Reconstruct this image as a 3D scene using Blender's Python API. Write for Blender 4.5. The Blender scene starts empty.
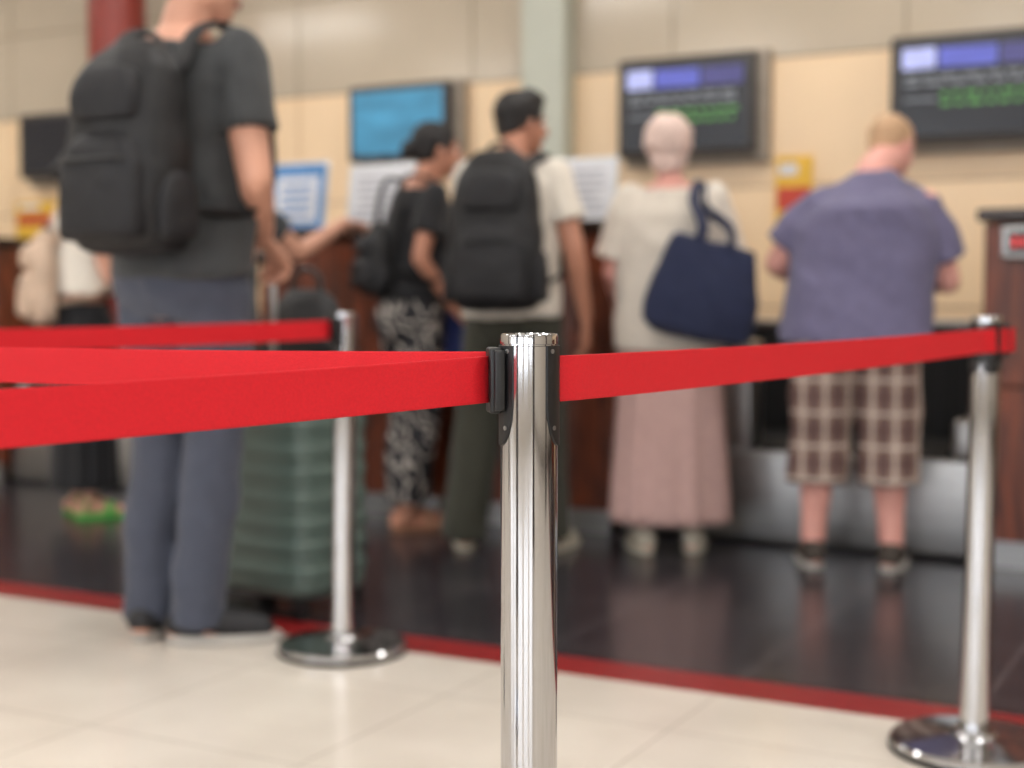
import bpy, bmesh, math, random
from mathutils import Vector, Matrix, noise
random.seed(4)
sc = bpy.context.scene
try:
    sc.view_settings.view_transform = 'Standard'
    sc.view_settings.look = 'None'
except Exception: pass
V = Vector
HA = math.radians(-28.17)
U = V((math.cos(HA), math.sin(HA), 0)); N = V((-math.sin(HA), math.cos(HA), 0))
def hall(u, v, z=0): return U*u + N*v + V((0, 0, z))

# ---------------------------------------------------------------- materials
def lin(c):
    return tuple(((x/255)/12.92 if x/255 <= .04045 else ((x/255+.055)/1.055)**2.4) for x in c) + (1,)
def newmat(name):
    m = bpy.data.materials.new(name); m.use_nodes = True
    nt = m.node_tree; b = nt.nodes['Principled BSDF']; return m, nt, b
def mat(name, rgb, rough=.6, metal=0, var=.12, scale=12, bump=0, bscale=60, stretch=(1,1,1), emit=0, sheen=0):
    m, nt, b = newmat(name)
    tc = nt.nodes.new('ShaderNodeTexCoord'); mp = nt.nodes.new('ShaderNodeMapping'); mp.inputs['Scale'].default_value = stretch
    nt.links.new(tc.outputs['Object'], mp.inputs['Vector'])
    nz = nt.nodes.new('ShaderNodeTexNoise'); nz.inputs['Scale'].default_value = scale; nz.inputs['Detail'].default_value = 4
    nt.links.new(mp.outputs[0], nz.inputs['Vector'])
    rp = nt.nodes.new('ShaderNodeValToRGB'); c = lin(rgb)
    rp.color_ramp.elements[0].position = .3; rp.color_ramp.elements[1].position = .7
    rp.color_ramp.elements[0].color = tuple(x*(1-var) for x in c[:3])+(1,)
    rp.color_ramp.elements[1].color = tuple(min(1, x*(1+var)) for x in c[:3])+(1,)
    nt.links.new(nz.outputs['Fac'], rp.inputs['Fac']); nt.links.new(rp.outputs[0], b.inputs['Base Color'])
    b.inputs['Roughness'].default_value = rough; b.inputs['Metallic'].default_value = metal
    if sheen: b.inputs['Sheen Weight'].default_value = sheen
    if emit:
        nt.links.new(rp.outputs[0], b.inputs['Emission Color']); b.inputs['Emission Strength'].default_value = emit
    if bump:
        n2 = nt.nodes.new('ShaderNodeTexNoise'); n2.inputs['Scale'].default_value = bscale
        nt.links.new(mp.outputs[0], n2.inputs['Vector'])
        bp = nt.nodes.new('ShaderNodeBump'); bp.inputs['Strength'].default_value = bump; bp.inputs['Distance'].default_value = .01
        nt.links.new(n2.outputs['Fac'], bp.inputs['Height']); nt.links.new(bp.outputs[0], b.inputs['Normal'])
    return m
def tilemat(name, rgb, grout, size, rough, var=.05, mortar=.004):
    m, nt, b = newmat(name)
    tc = nt.nodes.new('ShaderNodeTexCoord')
    br = nt.nodes.new('ShaderNodeTexBrick'); br.offset = 0; br.squash = 1
    br.inputs['Scale'].default_value = 1; br.inputs['Brick Width'].default_value = size; br.inputs['Row Height'].default_value = size
    br.inputs['Mortar Size'].default_value = mortar; br.inputs['Mortar Smooth'].default_value = .2
    c = lin(rgb)
    br.inputs['Color1'].default_value = c; br.inputs['Color2'].default_value = tuple(x*(1-var) for x in c[:3])+(1,)
    br.inputs['Mortar'].default_value = lin(grout)
    nt.links.new(tc.outputs['Object'], br.inputs['Vector'])
    nz = nt.nodes.new('ShaderNodeTexNoise'); nz.inputs['Scale'].default_value = 3; nz.inputs['Detail'].default_value = 6
    nt.links.new(tc.outputs['Object'], nz.inputs['Vector'])
    mx = nt.nodes.new('ShaderNodeMix'); mx.data_type = 'RGBA'; mx.blend_type = 'MULTIPLY'
    rp = nt.nodes.new('ShaderNodeValToRGB'); rp.color_ramp.elements[0].color = (.88,.87,.86,1); rp.color_ramp.elements[1].color = (1,1,1,1)
    rp.color_ramp.elements[0].position = .35; rp.color_ramp.elements[1].position = .65
    nt.links.new(nz.outputs['Fac'], rp.inputs['Fac'])
    mx.inputs['Factor'].default_value = 1
    nt.links.new(br.outputs['Color'], mx.inputs['A']); nt.links.new(rp.outputs[0], mx.inputs['B'])
    nt.links.new(mx.outputs['Result'], b.inputs['Base Color'])
    b.inputs['Roughness'].default_value = rough
    return m
def woodmat(name, c1, c2, rough=.35):
    m, nt, b = newmat(name)
    tc = nt.nodes.new('ShaderNodeTexCoord'); mp = nt.nodes.new('ShaderNodeMapping'); mp.inputs['Scale'].default_value = (9, 9, 1.2)
    nt.links.new(tc.outputs['Object'], mp.inputs['Vector'])
    w = nt.nodes.new('ShaderNodeTexNoise'); w.inputs['Scale'].default_value = 2.2; w.inputs['Detail'].default_value = 8; w.inputs['Distortion'].default_value = 1.2
    nt.links.new(mp.outputs[0], w.inputs['Vector'])
    rp = nt.nodes.new('ShaderNodeValToRGB'); rp.color_ramp.elements[0].position = .35; rp.color_ramp.elements[1].position = .65
    rp.color_ramp.elements[0].color = lin(c1); rp.color_ramp.elements[1].color = lin(c2)
    nt.links.new(w.outputs['Fac'], rp.inputs['Fac']); nt.links.new(rp.outputs[0], b.inputs['Base Color'])
    b.inputs['Roughness'].default_value = rough
    return m
def plaidmat(name):
    m, nt, b = newmat(name)
    tc = nt.nodes.new('ShaderNodeTexCoord'); sp = nt.nodes.new('ShaderNodeSeparateXYZ'); nt.links.new(tc.outputs['Object'], sp.inputs[0])
    def stripe(sock, freq, th, ph=0):
        a = nt.nodes.new('ShaderNodeMath'); a.operation = 'MULTIPLY_ADD'; a.inputs[1].default_value = freq; a.inputs[2].default_value = ph
        nt.links.new(sock, a.inputs[0])
        f = nt.nodes.new('ShaderNodeMath'); f.operation = 'SINE'; nt.links.new(a.outputs[0], f.inputs[0])
        g = nt.nodes.new('ShaderNodeMath'); g.operation = 'GREATER_THAN'; g.inputs[1].default_value = th; nt.links.new(f.outputs[0], g.inputs[0])
        return g.outputs[0]
    def over(prev, fac, col, k):
        s = nt.nodes.new('ShaderNodeMath'); s.operation = 'MULTIPLY'; s.inputs[1].default_value = k; nt.links.new(fac, s.inputs[0])
        mx = nt.nodes.new('ShaderNodeMix'); mx.data_type = 'RGBA'
        nt.links.new(s.outputs[0], mx.inputs['Factor']); mx.inputs['B'].default_value = lin(col)
        if prev is None: mx.inputs['A'].default_value = lin((146,122,110))
        else: nt.links.new(prev, mx.inputs['A'])
        return mx.outputs['Result']
    c = over(None, stripe(sp.outputs['X'], 74, .25), (86,60,60), .75)
    c = over(c, stripe(sp.outputs['Z'], 50, .35), (88,62,62), .55)
    c = over(c, stripe(sp.outputs['X'], 74, .90, 3.14), (212,196,184), .75)
    c = over(c, stripe(sp.outputs['Z'], 50, .93, 3.14), (212,196,184), .65)
    nt.links.new(c, b.inputs['Base Color']); b.inputs['Roughness'].default_value = .85
    return m
def patmat(name):
    m, nt, b = newmat(name)
    tc = nt.nodes.new('ShaderNodeTexCoord')
    w = nt.nodes.new('ShaderNodeTexWave'); w.wave_type = 'BANDS'; w.bands_direction = 'DIAGONAL'
    w.inputs['Scale'].default_value = 6; w.inputs['Distortion'].default_value = 11; w.inputs['Detail'].default_value = 1; w.inputs['Detail Scale'].default_value = 1.8
    nt.links.new(tc.outputs['Object'], w.inputs['Vector'])
    rp = nt.nodes.new('ShaderNodeValToRGB'); rp.color_ramp.interpolation = 'CONSTANT'
    rp.color_ramp.elements[0].color = lin((28,27,32)); rp.color_ramp.elements[1].position = .84; rp.color_ramp.elements[1].color = lin((178,170,162))
    el = rp.color_ramp.elements.new(.66); el.color = lin((78,75,78))
    nt.links.new(w.outputs['Fac'], rp.inputs['Fac']); nt.links.new(rp.outputs[0], b.inputs['Base Color']); b.inputs['Roughness'].default_value = .8
    return m

m_skin = mat('skin_light', (212,158,134), .5, var=.06); m_skin2 = mat('skin_tan', (186,130,106), .5, var=.06); m_skin3 = mat('skin_pink', (222,162,150), .5, var=.06)
m_lip = mat('lips', (170,90,85), .4); m_eye = mat('eye_white', (235,232,228), .2, var=.01); m_pup = mat('iris_dark', (45,30,22), .2)
m_hdark = mat('hair_dark', (20,16,17), .6, var=.3, scale=40, bump=.6, bscale=90, stretch=(1,1,.3))
m_hbrown = mat('hair_brown', (52,36,28), .6, var=.3, scale=40, bump=.6, bscale=90)
m_hblond = mat('hair_blond', (190,154,120), .6, var=.15, scale=40, bump=.5, bscale=90)
m_hwhite = mat('hair_white', (216,190,180), .6, var=.15, scale=30, bump=.7, bscale=60)
m_chrome = mat('chrome_steel', (196,196,198), .09, 1, var=.05, scale=5, stretch=(1,1,.1))
m_steel = mat('brushed_steel', (166,166,166), .38, 1, var=.1, scale=20, stretch=(.2,1,1))
m_black = mat('black_plastic', (18,18,20), .42, var=.15, scale=60)
m_rubber = mat('black_rubber', (16,16,17), .75)
m_belt = mat('red_webbing', (208,0,24), .7, var=.06, scale=300, bump=.25, bscale=500)

# ---------------------------------------------------------------- mesh tools
class M:
    def __init__(s): s.v = []; s.f = []
    def ringverts(s, c, ax, ay, rx, ry, n, p=2.0):
        i0 = len(s.v)
        for i in range(n):
            a = 2*math.pi*i/n; ca = math.cos(a); sa = math.sin(a)
            x = math.copysign(abs(ca)**(2/p), ca)*rx; y = math.copysign(abs(sa)**(2/p), sa)*ry
            s.v.append(V(c)+ax*x+ay*y)
        return i0
    def bridge(s, rs, n, cap=True):
        for a, b in zip(rs[:-1], rs[1:]):
            for i in range(n):
                j = (i+1) % n; s.f.append((a+i, a+j, b+j, b+i))
        if cap:
            s.f.append(tuple(rs[0]+i for i in range(n))[::-1]); s.f.append(tuple(rs[-1]+i for i in range(n)))
    def loft(s, rings, n=28, p=2.0, cap=True):   # rings: (x,y,z,rx,ry)
        X = V((1,0,0)); Y = V((0,1,0))
        rs = [s.ringverts((r[0], r[1], r[2]), X, Y, r[3], r[4], n, p) for r in rings]
        s.bridge(rs, n, cap)
    def tube(s, pts, rads, n=14, flat0=False, flat1=False, sq=(1,1), ref=(1,0,0), sub=3, closed=False):
        pts = [V(p) for p in pts]
        if not isinstance(rads, (list, tuple)): rads = [rads]*len(pts)
        P = []; R = []
        if len(pts) > 2 and sub > 1:
            for i in range(len(pts)-1):
                p0 = pts[max(i-1, 0)]; p1 = pts[i]; p2 = pts[i+1]; p3 = pts[min(i+2, len(pts)-1)]
                for k in range(sub):
                    t = k/sub
                    P.append(.5*((2*p1)+(p2-p0)*t+(2*p0-5*p1+4*p2-p3)*t*t+(3*p1-p0-3*p2+p3)*t**3)); R.append(rads[i]*(1-t)+rads[i+1]*t)
            P.append(pts[-1]); R.append(rads[-1])
        else: P = pts; R = list(rads)
        T = []
        for i in range(len(P)):
            a = P[max(i-1, 0)]; b = P[min(i+1, len(P)-1)]; T.append((b-a).normalized())
        rf = V(ref)
        if abs(rf.dot(T[0])) > .95: rf = V((0,1,0)) if abs(T[0].y) < .9 else V((0,0,1))
        a1 = (rf-T[0]*rf.dot(T[0])).normalized(); rs = []
        def rg(c, t, r):
            return s.ringverts(c, a1, t.cross(a1), r*sq[0], r*sq[1], n)
        if not flat0:
            for an in (80, 55, 28): rs.append(rg(P[0]-T[0]*R[0]*math.sin(math.radians(an)), T[0], R[0]*math.cos(math.radians(an))))
        for i in range(len(P)):
            a1 = (a1-T[i]*a1.dot(T[i])).normalized(); rs.append(rg(P[i], T[i], R[i]))
        if not flat1:
            for an in (28, 55, 80): rs.append(rg(P[-1]+T[-1]*R[-1]*math.sin(math.radians(an)), T[-1], R[-1]*math.cos(math.radians(an))))
        s.bridge(rs, n)
    def ell(s, c, r, n=18, mtx=None):
        i0 = len(s.v); rings = []
        for k in range(1, n//2):
            a = math.pi*k/(n//2)-math.pi/2
            rings.append((c[0], c[1], c[2]+r[2]*math.sin(a), r[0]*math.cos(a), r[1]*math.cos(a)))
        s.loft(rings, n)
        if mtx is not None:
            for i in range(i0, len(s.v)): s.v[i] = mtx @ s.v[i]
    def box(s, c, d, bev=0):
        x, y, z = c; a, b, e = d[0]/2, d[1]/2, d[2]/2; i = len(s.v)
        if bev <= 0:
            for dz in (-e, e):
                for dx, dy in ((-a,-b),(a,-b),(a,b),(-a,b)): s.v.append(V((x+dx, y+dy, z+dz)))
            s.f += [(i+3,i+2,i+1,i),(i+4,i+5,i+6,i+7)]
            for k in range(4): s.f.append((i+k, i+(k+1) % 4, i+4+(k+1) % 4, i+4+k))
        else:
            bm = bmesh.new(); bmesh.ops.create_cube(bm, size=1)
            for vv in bm.verts: vv.co = V((vv.co.x*d[0], vv.co.y*d[1], vv.co.z*d[2]))
            bmesh.ops.bevel(bm, geom=bm.edges[:], offset=bev, segments=3, profile=.5, affect='EDGES')
            bm.verts.index_update()
            for vv in bm.verts: s.v.append(vv.co+V(c))
            for ff in bm.faces: s.f.append(tuple(i+q.index for q in ff.verts))
            bm.free()
    def lathe(s, prof, n=48, lean=0, c=(0,0)):
        X = V((1,0,0)); Y = V((0,1,0))
        rs = [s.ringverts((c[0]+lean*z, c[1], z), X, Y, r, r, n) for r, z in prof]
        s.bridge(rs, n)
    def mesh(s, name):
        me = bpy.data.meshes.new(name); me.from_pydata([tuple(v) for v in s.v], [], s.f); me.update(); return me

def empty(name, loc=(0,0,0), rz=0, k=1):
    e = bpy.data.objects.new(name, None); e.location = loc; e.rotation_euler = (0,0,rz); e.scale = (k,k,k)
    e.empty_display_size = .1; sc.collection.objects.link(e); return e
def wrinkle(me, amp, fx=7, fz=7, seed=0):
    me.update(); ns = [v.normal.copy() for v in me.vertices]
    for v, nn in zip(me.vertices, ns):
        c = v.co; q = V((c.x*fx+seed, c.y*fx, c.z*fz+c.x*3))
        w = noise.noise(q)+.5*noise.noise(q*2.3)
        w = w if w > 0 else w*.6
        v.co = c+nn*(w*amp)
def put(m, name, material, parent=None, voxel=0, smooth=0, wr=None, flat=False, mtx=None, autos=False):
    if mtx is not None: m.v = [mtx @ v for v in m.v]
    me = m.mesh(name); ob = bpy.data.objects.new(name, me); sc.collection.objects.link(ob)
    if voxel:
        r = ob.modifiers.new('r', 'REMESH'); r.mode = 'VOXEL'; r.voxel_size = voxel
        if smooth:
            q = ob.modifiers.new('s', 'SMOOTH'); q.factor = .5; q.iterations = smooth
        dg = bpy.context.evaluated_depsgraph_get(); dg.update()
        me2 = bpy.data.meshes.new_from_object(ob.evaluated_get(dg)); ob.modifiers.clear(); ob.data = me2; me = me2
    else:
        bm = bmesh.new(); bm.from_mesh(me); bmesh.ops.recalc_face_normals(bm, faces=bm.faces[:]); bm.to_mesh(me); bm.free()
    if wr: wrinkle(me, *wr)
    me.materials.clear(); me.materials.append(material)
    for p in me.polygons: p.use_smooth = not flat
    if autos:
        bm = bmesh.new(); bm.from_mesh(me)
        for e in bm.edges:
            if len(e.link_faces) == 2 and e.calc_face_angle(0) > .6: e.smooth = False
        bm.to_mesh(me); bm.free()
    if parent: ob.parent = parent
    return ob
def joinobs(obs, name):
    bpy.context.view_layer.update()
    with bpy.context.temp_override(active_object=obs[0], object=obs[0], selected_objects=obs, selected_editable_objects=obs):
        bpy.ops.object.join()
    obs[0].name = name; return obs[0]

# ---------------------------------------------------------------- room
m_light = tilemat('floor_cream_tile', (226,218,207), (200,191,180), .6, .2)
m_dark = tilemat('floor_dark_tile', (46,44,49), (86,80,82), .6, .22, mortar=.006)
m_stripe = mat('red_floor_stripe', (134,28,30), .35, var=.08)
U0, U1, V0, V1, HC = -10.0, 6.0, -6.0, 7.0, 3.6
fl = bpy.data.meshes.new('floor'); vs = []; fs = []
cuts = [V0, 3.33, 3.50, V1]
for c in cuts: vs += [(U0, c, 0), (U1, c, 0)]
for i in range(3): fs.append((2*i, 2*i+1, 2*i+3, 2*i+2))
fl.from_pydata(vs, [], fs)
for mm in (m_light, m_stripe, m_dark): fl.materials.append(mm)
for i, p in enumerate(fl.polygons): p.material_index = i
fo = bpy.data.objects.new('floor', fl); fo.rotation_euler = (0,0,HA); sc.collection.objects.link(fo)

def hallbox(name, material, parts, bev=0, flat=True, parent=None):
    m = M()
    for (u0,u1,v0,v1,z0,z1) in parts: m.box(((u0+u1)/2,(v0+v1)/2,(z0+z1)/2), (u1-u0,v1-v0,z1-z0), bev)
    o = put(m, name, material, parent, flat=flat)
    if parent is None: o.rotation_euler = (0,0,HA)
    return o
m_wall = mat('wall_cream_lit_laminate', (238,208,170), .3, var=.03, scale=2)  # warm light on the lower wall is painted into this cream
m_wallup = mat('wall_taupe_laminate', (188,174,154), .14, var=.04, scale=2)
m_gap = mat('panel_joint', (150,120,88), .6)
m_plaster = mat('plaster', (200,190,176), .6, var=.04, scale=3)
m_ceil = mat('ceiling_white', (225,224,220), .7, var=.03)
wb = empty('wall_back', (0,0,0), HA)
hallbox('backing', m_gap, [(U0,U1,7.02,7.2,0,HC)], parent=wb)
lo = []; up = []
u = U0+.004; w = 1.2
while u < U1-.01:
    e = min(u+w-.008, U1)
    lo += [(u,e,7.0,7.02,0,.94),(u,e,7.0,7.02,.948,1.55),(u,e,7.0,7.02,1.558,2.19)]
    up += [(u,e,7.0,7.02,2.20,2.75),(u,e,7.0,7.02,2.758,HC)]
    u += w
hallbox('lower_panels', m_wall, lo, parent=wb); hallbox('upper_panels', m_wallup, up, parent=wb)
hallbox('wall_left', m_plaster, [(U0-.2,U0,V0,V1+.2,0,HC)]); hallbox('wall_right', m_plaster, [(U1,U1+.2,V0,V1+.2,0,HC)])
hallbox('ceiling', m_ceil, [(U0-.2,U1+.2,V0-.2,V1+.2,HC,HC+.15)])
# wall behind the camera; unseen windows added for daylight and chrome streaks
wp = [(U0-.2,U1+.2,V0-.2,V0,0,.5),(U0-.2,U1+.2,V0-.2,V0,3.1,HC)]
m_bronze = mat('bronze_frame', (60,45,36), .4, .6)
x = U0
while x < U1: wp.append((x-.2,x+.5,V0-.2,V0,.5,3.1)); x += 3.2
wp.append((U1-.4,U1+.2,V0-.2,V0,.5,3.1))
hallbox('wall_front', m_plaster, wp)
i = 1; x = U0
while x < U1-1:
    a = x+.5; b = min(x+3.0, U1-.4); fr = []
    for q in (a, (a+b)/2, b): fr.append((q-.03,q+.03,V0-.14,V0-.06,.5,3.1))
    for q in (.53, 2.3, 3.07): fr.append((a,b,V0-.135,V0-.065,q-.03,q+.03))
    hallbox('added_window_%d' % i, m_bronze, fr); i += 1; x += 3.2
hallbox('baseboard_left', m_bronze, [(U0,U0+.02,V0,V1,0,.12)]); hallbox('baseboard_right', m_bronze, [(U1-.02,U1,V0,V1,0,.12)])
# pilaster + red column, then added reflection columns
m_pil = mat('pilaster_grey', (184,186,172), .35, var=.03)
hallbox('wall_pilaster', m_pil, [(-3.62,-3.36,6.86,7.0,0,HC)], bev=.01)
m_redcol = mat('red_brown_column', (128,44,34), .35, var=.1)
def column(c, material, r=.19):
    m = M(); m.lathe([(r+.05,0),(r+.05,.12),(r,.14),(r,HC-.14),(r+.04,HC-.12),(r+.04,HC)], 40)
    e = empty('round_column', c); put(m, 'shaft', material, e, autos=True)
column(hall(-6.12, 6.45), m_redcol, .17)
m_dcol = mat('added_reflection_column', (44,32,28), .35, var=.1)
column(hall(-1.9, -1.6), m_dcol, .26); column(hall(2.3, -1.6), m_dcol, .26); column(hall(-6.1, -1.6), m_dcol, .26); column(hall(4.6, 2.2), m_dcol, .26)  # unseen dark columns, added to give the chrome posts dark streaks

# ceiling lamps
m_em = bpy.data.materials.new('lamp_diffuser'); m_em.use_nodes = True
b = m_em.node_tree.nodes['Principled BSDF']; b.inputs['Emission Color'].default_value = (1,.965,.92,1); b.inputs['Emission Strength'].default_value = 17
m_frame = mat('lamp_frame', (200,200,198), .4, .4)
for uu in (-8, -5, -2, 1, 4):
    for vv in (-3.6, -.2, 2.9, 5.4):
        e = empty('ceiling_lamp', hall(uu, vv, HC), HA)
        m = M(); m.box((0,0,-.03), (1.36,.56,.058), .008); put(m, 'frame', m_frame, e)
        m = M(); m.box((0,0,-.062), (1.26,.46,.012)); put(m, 'diffuser', m_em, e, flat=True)

# ---------------------------------------------------------------- desks
m_wood = woodmat('desk_wood', (62,26,14), (130,62,34)); m_top = mat('desk_top_dark', (46,32,27), .25)
m_inner = mat('desk_inner', (80,52,38), .5)
def desk(u0, u1):
    e = empty('check_in_counter', hall((u0+u1)/2, 5.4), HA); W = u1-u0
    m = M()
    m.box((0,.40,.64), (W-.02,.72,1.22)); put(m, 'carcass', m_inner, e, flat=True)
    m = M(); n = max(2, round(W/.62)); pw = W/n
    for i in range(n):
        for z0, z1 in ((.1,.66),(.67,1.26)): m.box((-W/2+pw*(i+.5), .02, (z0+z1)/2), (pw-.008,.04,z1-z0), .004)
    for sx in (-1, 1): m.box((sx*(W/2-.012),.40,.68), (.03,.76,1.16), .004)
    put(m, 'front_panels', m_wood, e, flat=True)
    m = M(); m.box((0,.2,1.29), (W+.04,.5,.045), .008); m.box((0,.62,1.285), (W+.0,.42,.03), .006); put(m, 'counter_top', m_top, e)
    m = M(); m.box((0,.03,.05), (W-.04,.03,.1)); put(m, 'kickplate', m_steel, e, flat=True)
    return e
desk(-4.25, -2.42); desk(-.94, .9); desk(-7.85, -6.0); desk(2.4, 4.2)
def conveyor(u0, u1):
    e = empty('baggage_conveyor', hall((u0+u1)/2, 5.45), HA); W = u1-u0-.04
    m = M(); m.box((0,.4,.2), (W,.8,.36), .01); m.box((0,.4,.02),(W-.06,.74,.04)); put(m, 'scale_base', m_steel, e)
    m = M(); m.box((0,.42,.385), (W-.24,.76,.02), .004); put(m, 'scale_belt', m_rubber, e)
    m = M()
    for q in (-.25, .25): m.box((q*W,-.004,.2), (.012,.006,.3))
    put(m, 'panel_joints', m_black, e, flat=True)
    m = M()
    for sx in (-1,1): m.box((sx*(W/2-.05),.45,.46), (.09,.86,.14), .015)
    m.box((-W*.17,.10,.60), (.16,.16,.44), .01)
    put(m, 'side_rails', m_steel, e)
    m = M(); m.box((0,1.1,.44), (W,.5,.84), .02); put(m, 'conveyor_housing', m_black, e)
    m = M(); nn = 14
    for i in range(nn): m.box((-W/2+W*(i+.5)/nn,.842,.62), (W/nn-.008,.006,.44))
    put(m, 'curtain_strips', m_rubber, e, flat=True)
    m = M(); m.box((0,1.1,.875), (W,.54,.03), .008); put(m, 'housing_top', m_steel, e)
conveyor(-2.42, -.94); conveyor(-6.0, -4.25)

# ---------------------------------------------------------------- wall monitors
m_case = mat('monitor_case', (58,54,52), .4); m_case2 = mat('monitor_bracket', (150,138,124), .5)
m_scr = mat('screen_dark', (26,28,34), .2, emit=.5, var=.02)
m_blue = mat('screen_blue', (78,84,166), .3, emit=.6, var=.15, scale=9); m_vio = mat('screen_violet', (62,60,112), .3, emit=.5)
m_white = mat('screen_white', (160,166,214), .3, emit=.65, var=.2, scale=14); m_grey = mat('screen_grey', (110,114,120), .3, emit=.4)
m_green = mat('screen_green', (76,134,62), .3, emit=.5, var=.15, scale=20); m_teal = mat('screen_teal', (56,120,152), .3, emit=.5, var=.3, scale=3, stretch=(1,1,3))
def monitor(u0, u1, kind, z0=1.72, z1=2.22):
    W = u1-u0; Hh = z1-z0; cz = (z0+z1)/2
    e = empty('wall_monitor', hall((u0+u1)/2, 6.9), HA)
    m = M(); m.box((0,0,cz), (W,.07,Hh), .012); put(m, 'case', m_case, e)
    m = M(); m.box((.03,.066,cz-.014), (W+.04,.066,Hh+.06), .01); put(m, 'wall_bracket', m_case2, e)
    m = M(); m.box((0,-.037,cz), (W-.07,.006,Hh-.07)); put(m, 'screen', m_teal if kind == 'teal' else m_scr, e, flat=True)
    sw = W-.07; sh = Hh-.07; L = -sw/2; T = cz+sh/2
    def bar(nm, mt, x0, x1, y0, y1):
        m = M(); m.box((L+sw*(x0+x1)/2, -.042, T-sh*(y0+y1)/2), (sw*(x1-x0), .004, sh*(y1-y0))); put(m, nm, mt, e, flat=True)
    if kind == 'info':
        bar('header_left', m_white, .03,.24,.06,.28); bar('header_mid', m_blue, .26,.62,.07,.28); bar('header_right', m_vio, .64,.97,.07,.28)
        m = M()
        for r, y in enumerate((.35,.43)):
            x = .05
            while x < .9:
                l = random.uniform(.05,.13); m.box((L+sw*(x+l/2), -.042, T-sh*(y+.02)), (sw*l,.004,sh*.04)); x += l+.03
        put(m, 'text_rows', m_grey, e, flat=True)
        m = M()
        for y in (.55,.65):
            x = .28
            while x < .9:
                l = random.uniform(.03,.09); m.box((L+sw*(x+l/2), -.042, T-sh*(y+.02)), (sw*l,.004,sh*.045)); x += l+.03
        put(m, 'green_rows', m_green, e, flat=True)
        bar('line', m_grey, .05,.25,.60,.63)
monitor(-3.05,-2.31,'info'); monitor(-1.64,-.84,'info'); monitor(-4.75,-4.08,'teal',1.77,2.20); monitor(-7.40,-6.65,'off',1.78,2.20); monitor(-6.2,-5.46,'off',1.78,2.2)

# posters, counter signs
m_yel = mat('poster_yellow', (228,180,60), .5); m_red = mat('poster_red', (190,66,50), .5); m_paper = mat('paper_white', (216,217,222), .5, var=.02)
m_pblue = mat('poster_blue', (76,132,190), .5, var=.1); m_ink = mat('ink_grey', (156,158,168), .6)
m_acr = mat('acrylic_edge', (205,212,215), .1)
def poster(u, z0, z1, W):
    e = empty('wall_poster', hall(u, 6.99), HA)
    m = M(); m.box((0,0,(z0+z1)/2), (W,.012,z1-z0)); put(m, 'sheet', m_yel, e, flat=True)
    m = M(); m.box((0,-.008,z1-(z1-z0)*.38), (W*.9,.004,(z1-z0)*.2)); m.box((W*.2,-.008,z0+(z1-z0)*.2), (W*.5,.004,(z1-z0)*.16)); put(m, 'print', m_red, e, flat=True)
    m = M(); m.box((-W*.15,-.008,z1-(z1-z0)*.12), (W*.5,.004,(z1-z0)*.1)); put(m, 'caption', m_paper, e, flat=True)
poster(-2.14,1.14,1.70,.19); poster(-7.38,1.32,1.64,.38)
def csign(u, v, z, W, Hh, kind, rz=0):
    e = empty('counter_sign', hall(u, v, z), HA+rz)
    T = Matrix.Rotation(math.radians(-8), 4, 'X')
    m = M(); m.box((0,0,Hh/2), (W,.01,Hh), .003); put(m, 'panel', m_acr, e, mtx=T)
    m = M(); m.box((0,.05,.006), (W,.13,.012), .003); put(m, 'foot', m_acr, e)
    m = M(); m.box((0,-.007,Hh/2), (W-.02,.003,Hh-.02)); put(m, 'sheet', m_pblue if kind == 'blue' else m_paper, e, mtx=T, flat=True)
    if kind == 'blue':
        m = M(); m.box((0,-.010,Hh*.45), (W*.72,.003,Hh*.66)); put(m, 'content', m_paper, e, mtx=T, flat=True)
        m = M()
        for r in range(4): m.box((random.uniform(-.01,.01)*W, -.013, Hh*(.25+.13*r)), (W*.5,.003,Hh*.05))
        put(m, 'text', m_pblue, e, mtx=T, flat=True)
    else:
        m = M()
        for r in range(6): m.box((-W*.05+random.uniform(-.03,.03)*W, -.010, Hh*(.18+.12*r)), (W*random.uniform(.5,.75),.003,Hh*.03))
        put(m, 'text', m_ink, e, mtx=T, flat=True)
csign(-3.72,5.62,1.313,.37,.31,'white'); csign(-4.15,5.55,1.313,.34,.33,'blue'); csign(-2.66,5.62,1.313,.30,.29,'white'); csign(-.66,5.55,1.313,.3,.32,'white')
# small number display on right desk
e = empty('counter_display', hall(-.82,5.37,1.19), HA)
m = M(); m.box((.02,0,0), (.15,.03,.12), .008); put(m, 'plate', m_steel, e)
m = M(); m.box((.02,-.017,0), (.10,.006,.075)); put(m, 'window', m_black, e, flat=True)
m_led = mat('red_led', (225,60,60), .3, emit=.8, var=.02)
m = M()
for sx in (-.005,.03): m.box((sx,-.021,0), (.015,.003,.035))
put(m, 'digits', m_led, e, flat=True)

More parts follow.
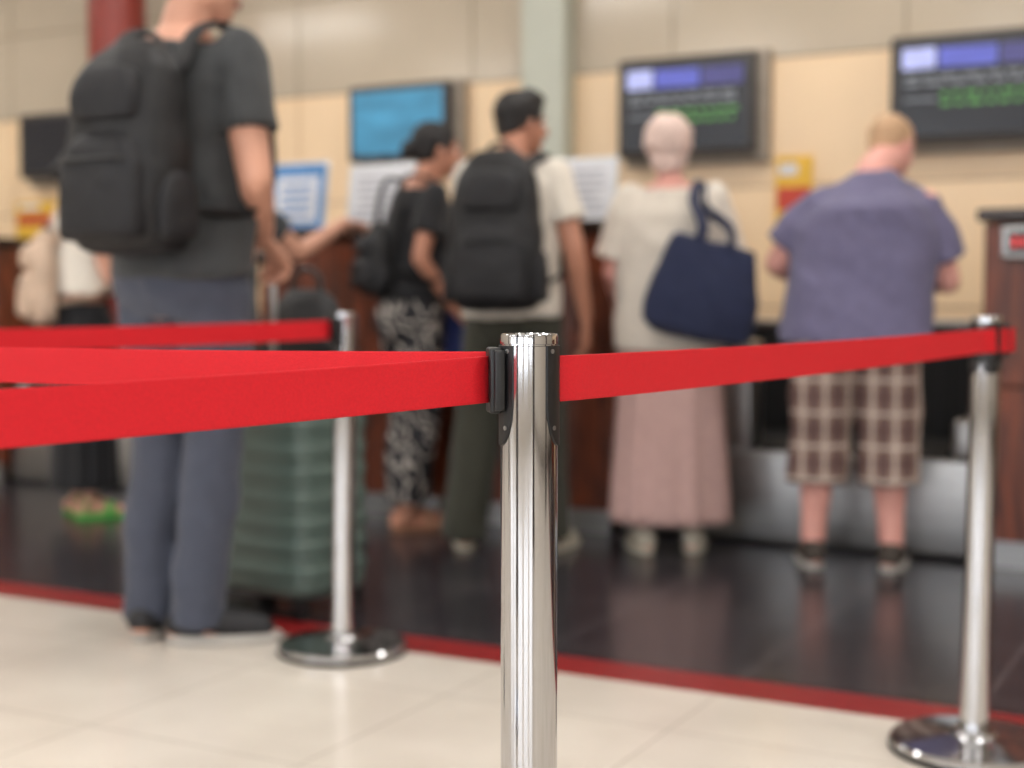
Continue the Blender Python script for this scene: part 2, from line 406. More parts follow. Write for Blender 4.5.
# ---------------------------------------------------------------- stanchions
def stanchion(x, y, lean=0, dirs=((180,1), (0,1))):
    e = empty('belt_stanchion', (x, y, 0))
    m = M(); m.lathe([(.178,0),(.181,.004),(.181,.012)], 72); put(m, 'rubber_ring', m_rubber, e, autos=True)
    m = M(); m.lathe([(.176,.012),(.179,.014),(.179,.022),(.174,.028),(.10,.036),(.05,.041),(.046,.05),(.034,.052)], 72); put(m, 'base', m_chrome, e, autos=True)
    m = M(); m.lathe([(.0318,.045),(.0318,.05),(.0318,.92),(.0318,.9375),(.0308,.938),(.0308,.9395),(.0318,.940)], 64, lean); put(m, 'post', m_chrome, e, autos=True)
    m = M(); m.lathe([(.0315,.9395),(.0322,.940),(.0322,.948),(.0314,.9505),(.0300,.9510),(.0295,.9490),(.004,.9488)], 64, lean); put(m, 'cap', m_chrome, e, autos=True)
    bl = M(); scw = M()
    for d, clip in dirs:
        d0 = math.radians(d); lx = lean*.9
        # curved plate
        na = 18; zs = [.828,.832,.842,.858,.876,.938]; hw = [.22,.42,.62,.76,.80,.80]; idx = []
        for rr in (.0312,.0338):
            for z, h in zip(zs, hw):
                row = []
                for k in range(na+1):
                    a = d0-h+2*h*k/na; bl.v.append(V((math.cos(a)*rr+lx, math.sin(a)*rr, z))); row.append(len(bl.v)-1)
                idx.append(row)
        nz = len(zs)
        for q in range(2):
            for r in range(nz-1):
                for k in range(na):
                    a, b2 = idx[q*nz+r], idx[q*nz+r+1]; bl.f.append((a[k],a[k+1],b2[k+1],b2[k]))
        for r in range(nz-1):
            for k in (0, na): bl.f.append((idx[r][k],idx[r+1][k],idx[nz+r+1][k],idx[nz+r][k]))
        for r in (0, nz-1):
            for k in range(na): bl.f.append((idx[r][k],idx[r][k+1],idx[nz+r][k+1],idx[nz+r][k]))
        mt = Matrix.Translation((lx,0,0)) @ Matrix.Rotation(d0, 4, 'Z')
        if clip:
            i0 = len(bl.v); bl.box((.0395,0,.900), (.014,.030,.072), .003)
            bl.box((.036,.018,.900), (.012,.006,.066), .002); bl.box((.036,-.018,.900), (.012,.006,.066), .002)
            for i in range(i0, len(bl.v)): bl.v[i] = mt @ bl.v[i]
        for s_ in (-.5,.5):
            for zq in (.848, .932):
                a = d0+s_*(1 if zq < .9 else 1.2); t = V((math.cos(a), math.sin(a), 0)); c = V((lx,0,zq))+t*.034
                scw.tube([c-t*.002, c+t*.0006], .0026, n=10, flat0=True, flat1=True)
    put(bl, 'belt_cassettes', m_black, e, autos=True); put(scw, 'screws', m_steel, e, autos=True)
    return e
def belt(parent, pts, z0=.903, z1=.903, sag=.012, h=.0495, twist=0):
    P = [V((p[0], p[1], 0)) for p in pts]; L = [0]
    for a, b2 in zip(P[:-1], P[1:]): L.append(L[-1]+(b2-a).length)
    tot = L[-1]; m = M(); n = 60; rows = []
    px, py = parent.location.x, parent.location.y
    for i in range(n+1):
        s_ = tot*i/n; k = 0
        while k < len(P)-2 and s_ > L[k+1]: k += 1
        t = (s_-L[k])/(L[k+1]-L[k]); c = P[k].lerp(P[k+1], t); d = (P[k+1]-P[k]).normalized(); nn = V((-d.y, d.x, 0))
        f = i/n; z = z0*(1-f)+z1*f-sag*4*f*(1-f)
        tw = twist*math.sin(math.pi*f)+.02*math.sin(f*9)
        upv = V((0,0,math.cos(tw)))+nn*math.sin(tw); row = []
        c = c-V((px,py,0))+V((0,0,z))
        for side in (-.0008,.0008):
            for q in (-.5,-.46,0,.46,.5): m.v.append(c+upv*(h*q)+nn*side*(1.4 if abs(q) > .4 else 1)); row.append(len(m.v)-1)
        rows.append(row)
    for a, b2 in zip(rows[:-1], rows[1:]):
        for k in range(4): m.f.append((a[k],a[k+1],b2[k+1],b2[k])); m.f.append((a[5+k],b2[5+k],b2[6+k],a[6+k]))
        m.f.append((a[0],b2[0],b2[5],a[5])); m.f.append((a[4],a[9],b2[9],b2[4]))
    m.f.append(tuple(rows[0][:5])+tuple(rows[0][5:][::-1])); m.f.append(tuple(rows[-1][:5])+tuple(rows[-1][5:][::-1]))
    put(m, 'belt', m_belt, parent)
FX, FY = .019, 1.57
S1 = stanchion(FX, FY, 0, ((190,1),(-8,0),(92,0)))
S2 = stanchion(1.01, 3.06, .012, ((10,1),(100,0),(190,0),(272,0)))
S3 = stanchion(-.475, 3.94, .014, ((225,1),(45,0),(135,0)))
S4 = stanchion(-1.36, .42, 0, ((40,1),(220,0),(130,0)))
S5 = stanchion(-1.75, 2.60, 0, ((330,1),(45,1),(180,0)))
belt(S1, [(FX-.042,FY-.010),(S4.location.x+.03,S4.location.y+.03)], .901,.884,.010, h=.051, twist=-.06)
belt(S1, [(FX-.040,FY+.006),(S5.location.x+.04,S5.location.y-.02)], .906,.902,.008, twist=.1)
belt(S1, [(FX+.0335,FY+.004),(FX+.052,FY+.025),(1.0,3.01),(1.082,3.06)], .901,.900,.004, h=.051)
belt(S3, [(-.50,3.91),(S5.location.x+.03,S5.location.y+.03)], .903,.902,.008, h=.052)

# ---------------------------------------------------------------- people
MALE = [(.80,.13,.09,0),(.86,.165,.115,-.01),(.93,.172,.125,-.012),(1.0,.163,.115,-.005),(1.08,.150,.105,0),(1.18,.157,.112,.005),(1.28,.172,.120,.005),(1.36,.180,.118,0),(1.42,.170,.100,-.005),(1.455,.125,.08,-.01),(1.49,.064,.064,-.01)]
FEM = [(.80,.14,.10,0),(.86,.172,.122,-.012),(.93,.172,.122,-.012),(1.0,.150,.108,-.003),(1.08,.128,.095,0),(1.18,.138,.105,.006),(1.28,.150,.118,.01),(1.36,.156,.108,0),(1.42,.150,.09,-.005),(1.455,.11,.072,-.01),(1.49,.055,.056,-.01)]
def person(name, loc, yaw, k, o):
    fem = o.get('fem', False); w = o.get('w', 1); dp = o.get('d', 1); sw = o.get('sw', 1); lean = o.get('lean', 0); side = o.get('side', 0); a = o.get('arm', 1.0)
    E = empty(name, (loc[0], loc[1], 0), math.radians(yaw), k)
    skin = o.get('skin', m_skin); slope = o.get('slope', 0)
    def sp(z):
        t = max(0, (z-.95)/.5); return V((side*t, lean*t, 0))
    rings = []
    for z, rx, ry, yo in (FEM if fem else MALE):
        f = w if z < 1.3 else (sw if z >= 1.36 else (w+sw)/2)
        g = dp if z < 1.4 else 1+(dp-1)*.3
        if z > 1.44: f = 1+(f-1)*.5
        if slope and 1.35 < z < 1.46: f *= (1-slope*(.05 if z < 1.4 else (.22 if z < 1.44 else .1)))
        s_ = sp(z); rings.append((s_.x, s_.y+yo+(dp-1)*.04*(1 if .9 < z < 1.3 else 0), z, rx*f, ry*g))
    shx = (.150 if fem else .172)*sw; ra = (.82 if fem else 1)*a
    ss = sp(1.42)
    body = M(); body.loft(rings)
    hd = V(o.get('head', (0,.025,1.63)))+sp(1.6)*1.05
    body.tube([V((0,-.01,1.42))+sp(1.42), V((0,0,1.50))+sp(1.5), V((hd.x,hd.y-.015,hd.z-.03))], [.07,.055*o.get('neck',1) if not fem else .046,.052*o.get('neck',1) if not fem else .045], n=18)
    joints = {}
    for sd, key in ((1,'R'),(-1,'L')):
        el = V(o[key][0])+ss*.8; wr = V(o[key][1])+ss*.6
        sh = V((sd*shx, -.005, 1.415-.045*slope))+ss
        joints[key] = (sh, el, wr)
        mid = sh.lerp(el,.5)
        body.tube([sh, mid, el], [.054*ra,.050*ra,.041*ra], n=16, sub=4)
        body.tube([el, el.lerp(wr,.3), wr], [.041*ra,.041*ra,.027*ra], n=16, sub=4)
    feet = o.get('feet', ((-.1,0,10),(.1,0,-10)))
    for (fx, fy, ty), sd in zip(feet, (-1,1)):
        hp = V((sd*.088*min(w,1.25), 0, .88)); an = V((fx, fy, .09)); kn = hp.lerp(an,.49)+V((0,o.get('knee',.025),0)); r = o.get('leg', 1)
        body.tube([hp, hp.lerp(kn,.5), kn], [.086*r,.074*r,.056*r], n=18, sub=4)
        body.tube([kn, kn.lerp(an,.3)+V((0,-.012,0)), kn.lerp(an,.7), an], [.055*r,.056*r,.042*r,.037*r], n=18, sub=3)
        R = Matrix.Translation((fx,fy,0)) @ Matrix.Rotation(math.radians(ty),4,'Z')
        body.tube([R @ V((0,-.05,.045)), R @ V((0,.03,.05)), R @ V((0,.11,.032)), R @ V((0,.165,.026))], [.036,.038,.033,.022], n=14, sq=(1.05,.9))
    bo = put(body, 'body', skin, E, voxel=.0095, smooth=4)
    # head
    HR = Matrix.Translation(hd) @ Matrix.Rotation(math.radians(o.get('hyaw',0)),4,'Z') @ Matrix.Rotation(math.radians(o.get('hpitch',0)),4,'X') @ Matrix.Diagonal((o.get('hs',1),)*3+(1,))
    h = M()
    h.ell((0,-.012,.03), (.074,.094,.086), 22); h.ell((0,.03,-.025), (.060,.062,.085), 20); h.ell((0,.045,-.085), (.038,.036,.030), 16)
    h.ell((0,.0,-.055), (.058,.06,.05), 16); h.ell((0,.076,.022), (.046,.014,.012), 12)
    h.tube([(0,.086,.016),(0,.100,-.008),(0,.108,-.028)], [.008,.011,.014], n=10); h.ell((0,.098,-.032), (.018,.012,.009), 10)
    for sx in (-1,1):
        h.ell((sx*.076,-.006,-.012), (.009,.019,.031), 14); h.ell((sx*.04,.062,-.032), (.02,.018,.02), 12)
    h.tube([(0,-.01,-.02),(0,-.02,-.11)], .045, n=16)
    ho = put(h, 'head', skin, E, voxel=.005, smooth=3, mtx=HR)
    lp = M(); lp.ell((0,.089,-.060), (.023,.010,.005), 12); lp.ell((0,.088,-.068), (.019,.010,.005), 12); put(lp, 'lips', m_lip, E, mtx=HR)
    ey = M(); pu = M(); br = M()
    for sx in (-1,1):
        ey.ell((sx*.030,.076,-.001), (.013,.012,.009), 14); pu.ell((sx*.030,.085,-.001), (.0055,.004,.0055), 10)
        br.tube([(sx*.014,.090,.019),(sx*.032,.088,.023),(sx*.048,.076,.018)], .0035, n=8)
    put(ey, 'eyes', m_eye, E, mtx=HR); put(pu, 'irises', m_pup, E, mtx=HR); put(br, 'eyebrows', o.get('hairm', m_hdark), E, mtx=HR)
    # hands
    hobs = []
    for key, sd in (('R',1),('L',-1)):
        sh, el, wr = joints[key]; D = V(o[key][2]).normalized() if len(o[key]) > 2 else (wr-el).normalized()
        Nn = V(o[key][3]) if len(o[key]) > 3 else V((-sd,0,-.1)); Nn = (Nn-D*Nn.dot(D)).normalized(); S = D.cross(Nn).normalized()
        fwd = V((0,1,0)) if abs(D.y) < .7 else V((-sd,0,.3)); th = 1 if S.dot(fwd) > 0 else -1; S = S*th
        c = o.get('curl'+key, 22); hs = .93 if fem else 1.05
        hm = M()
        hm.tube([wr-D*.02, wr+D*.02*hs, wr+D*.055*hs, wr+D*.088*hs], [.026*hs,.034*hs,.041*hs,.038*hs], n=16, sq=(1,.40), ref=S)
        for q, (of, ln) in enumerate(((.030,.070),(.010,.080),(-.011,.074),(-.030,.058))):
            p = wr+D*(.082-abs(of)*.15)*hs+S*of*hs; dd = D.copy(); pts = [p]; an = math.radians(c*.6)
            for seg in (.45,.32,.25):
                dd = (D*math.cos(an)+Nn*math.sin(an)); p = p+dd*ln*seg*hs; pts.append(p); an += math.radians(c)
            hm.tube(pts, [.0098*hs,.0090*hs,.0082*hs,.0070*hs], n=10, sub=2)
        p = wr+D*.022*hs+S*.024*hs; t1 = (D*.55+S*.75+Nn*.35).normalized(); t2 = (D*.85+S*.35+Nn*.4).normalized()
        hm.tube([p, p+t1*.038*hs, p+t1*.038*hs+t2*.03*hs, p+t1*.038*hs+t2*.055*hs], [.016*hs,.0125*hs,.0105*hs,.0085*hs], n=10, sub=2)
        hobs.append(put(hm, 'hand', skin, E, voxel=.0038, smooth=2))
    joinobs([bo, ho]+hobs, 'body')
    # hair
    st = o.get('hair', 'short'); hm_ = o.get('hairm', m_hdark); hh = M()
    if st == 'bald':
        hh.ell((0,-.026,.034), (.079,.088,.080), 20); hh.ell((0,-.055,-.005), (.066,.046,.055), 16)
    else:
        hh.ell((0,-.020,.044), (.083,.098,.084), 22); hh.ell((0,-.050,-.005), (.070,.056,.065), 18)
        for sx in (-1,1): hh.ell((sx*.066,.0,.015), (.016,.045,.035), 14)
        if st == 'top': hh.ell((0,.02,.085), (.068,.075,.052), 18)
    if st in ('bun',):
        hh.ell((0,-.125,.0), (.042,.040,.042), 16); hh.tube([(0,-.08,.0),(0,-.12,.0)], .028)
    if st == 'full':
        hh.ell((0,-.040,.022), (.100,.100,.105), 20); hh.ell((0,-.06,-.06), (.075,.05,.06), 16)
    put(hh, 'hair', hm_, E, voxel=.006, smooth=2, mtx=HR, wr=(.008 if st == 'full' else .006,28,28,1))
    # shirt
    s = M(); hem = o.get('hem', .86); loose = o.get('loose', .022); rr = []
    base = [r for r in rings if r[2] > hem+.02 and r[2] < 1.48]
    def rad(z):
        for p, q in zip(rings[:-1], rings[1:]):
            if p[2] <= z <= q[2]:
                t = (z-p[2])/(q[2]-p[2]); return [p[i]*(1-t)+q[i]*t for i in range(5)]
        return list(rings[0])
    b0 = rad(max(hem,.86))
    hipx = rad(.93)[3]; hipy = rad(.93)[4]; lx = o.get('boxy', .75)
    rr.append((b0[0], b0[1], hem, max(b0[3], hipx)+loose, max(b0[4],hipy)+loose))
    chx = rad(1.32)[3]
    for r in base:
        rx, ry = r[3], r[4]
        if r[2] < 1.3: rx = rx*(1-lx)+max(rx, chx*.98, hipx*.98)*lx; ry = ry*(1-lx)+max(ry, hipy)*lx
        L_ = loose if r[2] < 1.40 else .014
        rr.append((r[0], r[1], r[2], rx+L_, ry+L_))
    if o.get('collar'): rr.append((rings[-1][0], rings[-1][1]-.005, 1.505, .075, .072))
    s.loft(rr)
    if slope:
        for key in 'RL':
            sh = joints[key][0]; s.tube([V((ss.x, ss.y-.012, 1.455)), sh.lerp(V((ss.x,ss.y,1.44)),.35)+V((0,0,-.005)), sh+V((0,0,-.01))], [.062,.068,.074], n=18)
    sl = o.get('sleeve', .62)
    for key in 'RL':
        sh, el, wr = joints[key]; sr = o.get('slr', .014)
        if sl <= 1:
            e1 = sh.lerp(el, sl); s.tube([sh+V((0,0,.004-.02*slope)), sh.lerp(e1,.5), e1], [.060*max(min(ra,1.05),.9)+sr*.4, .058*ra+sr, .056*ra+sr*1.4], n=18, flat1=True)
        else:
            s.tube([sh, sh.lerp(el,.5), el], [.060*ra+sr*.4,.056*ra+sr,.05*ra+sr], n=18); s.tube([el, wr], [.05*ra+sr,.035*ra+sr*.6], n=18, flat1=True)
    put(s, 'shirt', o['shirt'], E, voxel=.009, smooth=6 if slope else 3, wr=(.013,6,7,loc[0]*7))
    # lower clothes
    lw = o.get('lower', 'pants'); pm = o['pants']
    if lw in ('pants','shorts'):
        p = M(); t0 = rad(1.0); t1 = rad(.93); t2 = rad(.86)
        p.loft([(0,0,.80,t2[3]*.92,t2[4]*.9),(t2[0],t2[1],.86,t2[3]+.014,t2[4]+.014),(t1[0],t1[1],.93,t1[3]+.013,t1[4]+.013),(t0[0],t0[1],1.01,t0[3]+.012,t0[4]+.012)])
        pr = o.get('pr', (.098,.078,.072))
        for (fx, fy, ty), sd in zip(feet, (-1,1)):
            hp = V((sd*.090*min(w,1.25), 0, .87)); an = V((fx, fy, .09)); kn = hp.lerp(an,.49)+V((0,o.get('knee',.025),0))
            if lw == 'pants':
                bt = an+V((0,-.005,o.get('cuff',-.045)))
                p.tube([hp, hp.lerp(kn,.5), kn, kn.lerp(bt,.5)+V((0,-.012,0)), bt], [pr[0],(pr[0]+pr[1])/2,pr[1],(pr[1]+pr[2])/2,pr[2]], n=20, flat1=True)
            else:
                bt = kn.lerp(an, .42); p.tube([hp, hp.lerp(kn,.5), kn, bt], [pr[0],(pr[0]+pr[1])/2,pr[1],pr[2]], n=20, flat1=True)
        put(p, 'trousers' if lw == 'pants' else 'shorts', pm, E, voxel=.0095, smooth=3, wr=(.014,7,6,loc[0]*3+5))
    else:
        p = M(); n = 96; rs = []; t0 = rad(1.0)
        zb = o.get('zb', .13); bw = o.get('bw', .24)
        for i in range(26):
            t = i/25; z = 1.02*(1-t)+zb*t; f = t**.7
            rx = (t0[3]+.012)*(1-f)+bw*f; ry = (t0[4]+.012)*(1-f)+bw*.72*f
            if z < .95: rx = max(rx, rad(max(z,.86))[3]+.02); ry = max(ry, rad(max(z,.86))[4]+.02)
            i0 = len(p.v)
            for q in range(n):
                a_ = 2*math.pi*q/n; fo_ = 1+t*(.055*math.cos(11*a_+.6*math.sin(3*a_))+.03*math.cos(17*a_+1))
                p.v.append(V((math.cos(a_)*rx*fo_, math.sin(a_)*ry*fo_, z)))
            rs.append(i0)
        p.bridge(rs, n); put(p, 'skirt', pm, E)
    # shoes
    kind = o.get('shoe', 'sneaker'); sm = o.get('shoem'); so = o.get('solem', sm); up_ = M(); sol = M()
    for (fx, fy, ty) in feet:
        R = Matrix.Translation((fx,fy,0)) @ Matrix.Rotation(math.radians(ty),4,'Z')
        i0 = len(sol.v)
        for_ = [(0,.062,zz,.047*q,.140*q) for zz, q in ((.001,.97),(.006,1.0),(.020,1.0),(.024,.96))]
        sol.loft(for_, 30, 2.6)
        for i in range(i0, len(sol.v)):
            c = sol.v[i]; wv = 1-.14*max(0,(.02-c.y))/.1; sol.v[i] = R @ V((c.x*max(.75,wv), c.y, c.z))
        if kind == 'sneaker':
            up_.tube([R @ V(q) for q in ((0,-.045,.052),(0,.02,.058),(0,.09,.045),(0,.150,.036))], [.042,.043,.042,.034], n=16, sq=(1.0,.88))
            up_.tube([R @ V((0,-.015,.05)), R @ V((0,-.012,.105))], [.045,.044], n=16, flat1=True)
        else:
            up_.tube([R @ V(q) for q in ((-.05,.08,.03),(-.035,.085,.062),(0,.088,.072),(.035,.085,.062),(.05,.08,.03))], .012, n=10, ref=(0,1,0), sq=(1.6,.5))
            up_.tube([R @ V(q) for q in ((-.04,-.03,.03),(-.042,-.02,.08),(0,.03,.095),(.042,-.02,.08),(.04,-.03,.03))], .009, n=10, sq=(1,.6))
    put(sol, 'soles', so, E, autos=True)
    if kind == 'sneaker': put(up_, 'shoes', sm, E, voxel=.006, smooth=3)
    else: put(up_, 'sandal_straps', sm, E)
    return E, joints

def cloth(name, rgb, **k): return mat(name, rgb, .88, var=k.get('var',.1), scale=k.get('scale',25), bump=.35, bscale=120, sheen=.12)
c_char = cloth('charcoal_cotton', (58,60,62)); c_slate = cloth('slate_trousers', (70,75,90)); c_white = cloth('white_cotton', (222,214,202), var=.04)
c_cream = cloth('cream_cotton', (214,205,193), var=.04); c_pink = cloth('pink_fabric', (194,160,154), var=.06); c_black = cloth('black_cotton', (20,20,24))
c_olive = cloth('dark_olive', (56,56,46)); c_purple = cloth('mauve_grey_cotton', (102,98,128), var=.08); c_navy = cloth('navy_canvas', (26,34,64)); c_blue = cloth('blue_cloth', (48,60,116))
c_bag = mat('black_nylon', (13,13,17), .6, var=.2, scale=20, bump=.3, bscale=90); c_bag2 = mat('dark_grey_nylon', (19,19,24), .65, var=.15, bump=.3, bscale=90)
c_beige = mat('beige_leather', (198,172,150), .6, bump=.2)
s_black = mat('shoe_black', (28,28,32), .6); s_white = mat('shoe_offwhite', (204,197,180), .6, var=.05); s_sole = mat('sole_white', (180,176,170), .6); s_brown = mat('sandal_brown', (140,98,74), .6); s_green = mat('sandal_green', (80,170,70), .5); s_olv = mat('shoe_taupe', (60,52,46), .7)
pl = plaidmat('plaid_shorts'); pt = patmat('patterned_fabric')

# 1 tall man with suitcase
L1 = (-.93, 4.07); Y1 = -27; K1 = 1.166
p1, j1 = person('man_with_suitcase', L1, Y1, K1, dict(R=((.235,-.03,1.125),(.110,.165,1.0),(-.05,.75,-.55),(-.3,-.2,-1)), L=((-.23,-.02,1.13),(-.24,.08,.89)), curlR=48,
    shirt=c_char, pants=c_slate, hem=.90, feet=((-.115,-.01,14),(.035,-.01,-56)), shoem=s_black, solem=s_sole, hairm=m_hbrown, hyaw=-32, head=(.035,.03,1.63), pr=(.094,.074,.066), w=1.0, sw=.97))
# 2 left woman
L2 = (-1.95, 6.45)
p2, j2 = person('woman_with_backpack', L2, -58, .95, dict(fem=True, R=((.19,.08,1.14),(.13,.30,1.10),(-.2,1,0)), L=((-.2,.05,1.15),(-.1,.28,1.12),(.2,1,0)),
    shirt=c_white, pants=c_black, lower='skirt', hem=1.06, bw=.21, zb=.14, shoe='sandal', shoem=s_green, hairm=m_hdark, hair='bun'))
# 3 man at the counter
person('man_at_counter', (-1.24, 6.02), -30, .97, dict(R=((.27,.22,1.22),(.34,.47,1.36),(.25,1,-.12),(0,0,-1)), L=((-.2,.15,1.18),(-.05,.40,1.34),(.1,1,-.1),(0,0,-1)),
    shirt=c_char, pants=c_olive, hem=.88, shoem=s_black, hairm=m_hbrown, skin=m_skin))
# 4 woman in black tee
L4 = (-.43, 6.08)
p4, j4 = person('woman_in_patterned_trousers', L4, -60, 1.0, dict(fem=True, R=((.19,-.09,1.15),(.18,.07,.97),(-.05,.8,-.6)), L=((-.19,.05,1.15),(-.12,.24,1.10),(.1,.9,-.2)),
    shirt=c_black, pants=pt, hem=.98, lean=.05, head=(0,.06,1.62), pr=(.095,.088,.09), cuff=.04, shoe='sandal', shoem=s_brown, hairm=m_hdark, hair='bun', skin=m_skin2, hyaw=-12, feet=((-.09,.02,8),(.09,-.06,-10)), hs=1.0))
# 5 man with backpack
L5 = (.0, 5.55)
p5, j5 = person('man_in_white_tshirt', L5, -16, 1.03, dict(R=((.245,-.02,1.14),(.27,.07,.885),(.0,.12,-1)), L=((-.21,.14,1.17),(-.12,.38,1.20),(.2,1,.1)),
    shirt=c_white, pants=c_olive, hem=.89, shoem=s_white, feet=((-.19,.0,18),(.14,.02,-18)), hairm=m_hdark, hair='top', hyaw=-42, head=(.018,.07,1.62), pr=(.102,.088,.088), skin=m_skin2, sw=.97))
# 6 white haired woman
L6 = (.610, 5.50)
p6, j6 = person('woman_with_tote_bag', L6, -4, .966, dict(fem=True, w=1.10, sw=1.10, R=((.25,.02,1.13),(.24,.24,1.08),(-.1,1,0)), L=((-.235,.02,1.13),(-.2,.22,.98),(.1,1,0)),
    shirt=c_cream, pants=c_pink, lower='skirt', hem=.82, loose=.035, boxy=1, sleeve=.82, slr=.026, bw=.235, zb=.13, shoem=s_white, hairm=m_hwhite, hair='full', hyaw=5, skin=m_skin3, feet=((-.10,0,14),(.10,.03,-10)), head=(-.015,.03,1.630)))
# 7 man in plaid shorts
L7 = (1.25, 5.17)
person('man_in_plaid_shorts', L7, -14, .965, dict(w=1.46, sw=1.14, d=1.5, arm=1.2, lean=.09, side=.05, slope=1, collar=1, neck=1.25, head=(.055,.11,1.610), hyaw=-38, hpitch=-25,
    R=((.295,.07,1.09),(.24,.30,1.10),(-.2,1,0)), L=((-.34,.06,1.16),(-.23,.27,1.10),(.3,.9,-.1)), shirt=c_purple, pants=pl, lower='shorts', hem=.86, loose=.032, boxy=1, slr=.022, sleeve=.72,
    pr=(.130,.114,.112), leg=1.24, feet=((-.15,0,14),(.14,.0,-12)), shoem=s_olv, solem=s_sole, hairm=m_hblond, hair='bald', skin=m_skin3, hs=1.04))
# 8 agent behind the desk
person('check_in_agent', (-.655, 7.42), 165, .985, dict(fem=True, R=((.19,.1,1.14),(.1,.3,1.1),(-.2,1,0)), L=((-.19,.1,1.14),(-.1,.3,1.1),(.2,1,0)), shirt=c_blue, pants=c_black, hem=.93, sleeve=2, shoem=s_black, hair='bun', hairm=m_hdark, skin=m_skin2))

# ---------------------------------------------------------------- bags
def backpack(loc, yaw, k, z0, z1, W, D, y0=-.125, m1=c_bag, m2=c_bag2, xo=0, straps=True, shx=.12):
    e = empty('backpack', (loc[0],loc[1],0), math.radians(yaw), k); Hh = z1-z0
    prof = [(0,.70,.6),(.02,.86,.8),(.08,.97,.95),(.25,1,1),(.5,.98,.98),(.7,.92,.88),(.85,.80,.72),(.94,.62,.52),(.985,.4,.34),(1,.2,.16)]
    m = M(); m.loft([(xo, y0-D/2+(1-d_)*D*.28, z0+Hh*t, W/2*w_, D/2*d_) for t, w_, d_ in prof], 32, 2.9); put(m, 'main_compartment', m1, e, voxel=.008, smooth=3, wr=(.009,9,9,3))
    m = M(); m.loft([(xo, y0-D*.93+(1-d_)*.02, z0+.03+Hh*.50*t, W*.40*w_, .045*d_) for t, w_, d_ in prof], 28, 3); m.loft([(xo, y0-D*.80, z0+Hh*(.60+.26*t), W*.33*w_, .045*d_) for t, w_, d_ in prof], 28, 3)
    for sx in (-1,1): m.loft([(xo+sx*W*.49, y0-D*.5, z0+.03+Hh*.32*t, .025*w_, D*.33*d_) for t, w_, d_ in prof], 20, 2.6)
    put(m, 'pockets', m2, e, voxel=.006, smooth=2, wr=(.005,12,12,8))
    m = M()
    zz = [(xo+W*.42*math.cos(a)*1.0, y0-D*.62, z0+Hh*.45+Hh*.46*math.sin(a)) for a in [math.pi*q/14 for q in range(15)]]
    m.tube(zz, .005, n=8, sub=2); m.tube([(xo-W*.30,y0-D*.93-.044,z0+Hh*.42),(xo+W*.30,y0-D*.93-.044,z0+Hh*.42)], .004, n=8)
    m.tube([(xo-.045,y0-.03,z1-.02),(xo-.035,y0-.03,z1+.01),(xo,y0-.03,z1+.02),(xo+.035,y0-.03,z1+.01),(xo+.045,y0-.03,z1-.02)], .008, n=8, sq=(1,1.5))
    put(m, 'zips_and_handle', m_black, e)
    if straps:
        m = M()
        for sx in (-1,1):
            m.tube([(xo+sx*.085,y0-.01,min(z1-.06,1.42)),(sx*shx*.9,-.085,1.47),(sx*shx,-.01,1.497),(sx*shx,.075,1.465),(sx*shx*1.05,.135,1.36),(sx*shx*1.15,.15,1.24),(sx*.165,.11,1.12),(sx*.195,.0,1.05),(sx*.16,y0+.0,z0+.10)], .026, n=12, sq=(1,.32), sub=4)
        put(m, 'shoulder_straps', m1, e)
    return e
backpack(L1, Y1, K1, .95, 1.44, .30, .19, y0=-.13, xo=.022)
backpack(L5, -16, 1.03, .915, 1.505, .35, .17, y0=-.13)
backpack(L2, -58, .95, .92, 1.36, .25, .13, m1=c_beige, m2=c_beige, shx=.10)
backpack(L4, -60, 1.0, 1.0, 1.29, .20, .10, shx=.10)
# tote bag
e = empty('tote_bag', (L6[0],L6[1],0), math.radians(-4), .966)
T = Matrix.Translation((.122,-.225,1.06)) @ Matrix.Rotation(math.radians(13),4,'Y')
m = M(); m.loft([(0,0,z,a_,b_) for z, a_, b_ in ((-.195,.12,.02),(-.19,.17,.05),(-.165,.210,.07),(-.10,.222,.075),(0,.212,.068),(.10,.185,.05),(.165,.162,.03),(.18,.155,.018))], 36, 2.6)
put(m, 'bag_body', c_navy, e, voxel=.008, smooth=2, wr=(.014,7,6,2), mtx=T)
m = M()
for dy in (-.018,.018):
    m.tube([T @ V((-.07,dy,.15)), T @ V((-.06,dy,.23)), V((.085,-.15+dy,1.40)), V((.105,-.05+dy,1.475)), V((.115,.03+dy,1.475)), V((.13,-.0+dy,1.455)), V((.135,-.12+dy,1.37)), T @ V((.045,dy,.24)), T @ V((.06,dy,.15))], .021, n=10, sq=(1,.4), sub=4)
put(m, 'handles', c_navy, e)
# jacket over forearm of woman 4
e = empty('draped_jacket', (L4[0],L4[1],0), math.radians(-60))
m = M(); n = 40; rs = []
c0 = V((.06,.21,0))
for z, a_, b_ in ((1.27,.02,.04),(1.25,.05,.055),(1.16,.06,.06),(.98,.065,.062),(.8,.065,.07),(.68,.07,.075),(.67,.05,.06)):
    i0 = len(m.v)
    for q in range(n):
        an = 2*math.pi*q/n; f = 1+.12*math.cos(7*an+z*4); m.v.append(c0+V((math.cos(an)*a_*f, math.sin(an)*b_*f, z)))
    rs.append(i0)
m.bridge(rs, n); put(m, 'fabric', c_blue, e)

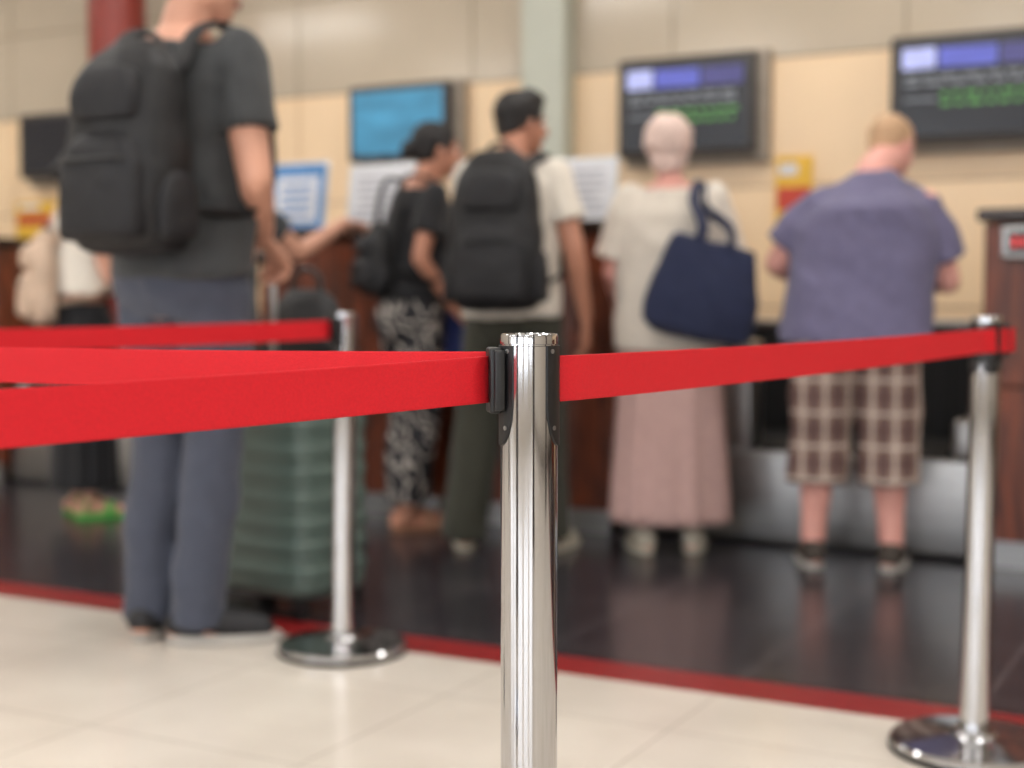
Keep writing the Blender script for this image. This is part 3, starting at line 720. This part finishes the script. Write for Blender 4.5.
# ---------------------------------------------------------------- suitcase
m_case_g = mat('suitcase_shell', (88,106,100), .4, var=.1, scale=6, bump=.2, bscale=40)
SX, SY = -.735, 4.52
e = empty('suitcase', (SX,SY,0), math.radians(-36))
W, D, z0, z1 = .49, .33, .06, .76
m = M(); rg = []
NZ = 90
for i in range(NZ+1):
    t = i/NZ; z = z0+(z1-z0)*t; ed = min(t,1-t)*(z1-z0); f = 1.0
    inset = 0
    if ed < .05: inset = .05-math.sqrt(max(0,.05**2-(.05-ed)**2))
    rib = .005*(math.cos(z*2*math.pi/.075) > .3) if ed > .05 else 0
    rg.append((0,0,z,W/2-inset+rib,D/2-inset+rib))
m.loft(rg, 64, 5.5); put(m, 'shell', m_case_g, e, autos=True)
m = M(); m.loft([(0,0,z0+.01,W/2+.004,.007),(0,0,z1-.008,W/2+.004,.007)], 24, 6); m.box((0,0,z1-.004),(W*.8,.012,.012)); put(m, 'zip_seam', m_black, e)
m = M()
for sx in (-1,1):
    for sy in (-1,1):
        m.box((sx*(W/2-.05),sy*(D/2-.045),.055),(.045,.05,.035),.006)
put(m, 'wheel_housings', m_black, e)
m = M()
for sx in (-1,1):
    for sy in (-1,1):
        for q in (-.011,.011): m.tube([(sx*(W/2-.05)+q-.006,sy*(D/2-.045),.026),(sx*(W/2-.05)+q+.006,sy*(D/2-.045),.026)], .026, n=20, flat0=True, flat1=True, sub=1)
put(m, 'wheels', m_rubber, e, autos=True)
m = M()
for sx in (-1,1): m.tube([(sx*.085,-D/2+.05,z1-.02),(sx*.085,-D/2+.05,1.11)], .0105, n=14, flat0=True, flat1=True)
put(m, 'telescopic_rods', m_steel, e)
m = M(); m.tube([(-.095,-D/2+.05,1.115),(.095,-D/2+.05,1.115)], .016, n=14); put(m, 'handle_grip', m_black, e)
m = M(); m.tube([(-W/2-.006,-.05,.52),(-W/2-.03,-.045,.52),(-W/2-.03,.045,.52),(-W/2-.006,.05,.52)], .008, n=8); put(m, 'side_handle', m_black, e)
# bag on the suitcase
e = empty('travel_bag', (SX+.075,SY+.05,.768), math.radians(-36))
m = M(); m.loft([(0,0,z,a_,b_) for z, a_, b_ in ((0,.15,.08),(.01,.165,.09),(.08,.17,.09),(.16,.14,.07),(.22,.10,.05),(.25,.07,.02))], 32, 2.8); put(m, 'bag_body', c_bag, e, voxel=.008, smooth=2, wr=(.01,8,8,1))
m = M(); m.tube([(-.07,0,.22),(-.055,0,.29),(0,0,.315),(.055,0,.29),(.07,0,.22)], .009, n=8); put(m, 'handle', m_black, e)

# ---------------------------------------------------------------- world + camera
wd = bpy.data.worlds.new('world'); sc.world = wd; wd.use_nodes = True
bg = wd.node_tree.nodes['Background']; bg.inputs[0].default_value = (.90,.94,1,1); bg.inputs[1].default_value = 5.0
cam = bpy.data.cameras.new('camera'); co = bpy.data.objects.new('camera', cam); sc.collection.objects.link(co)
cam.sensor_width = 36; cam.lens = 50; co.location = (0,0,.99); co.rotation_euler = (math.radians(90-3.46),0,0)
cam.dof.use_dof = True; cam.dof.focus_distance = 1.56; cam.dof.aperture_fstop = 2.6; cam.clip_start = .05
sc.camera = co
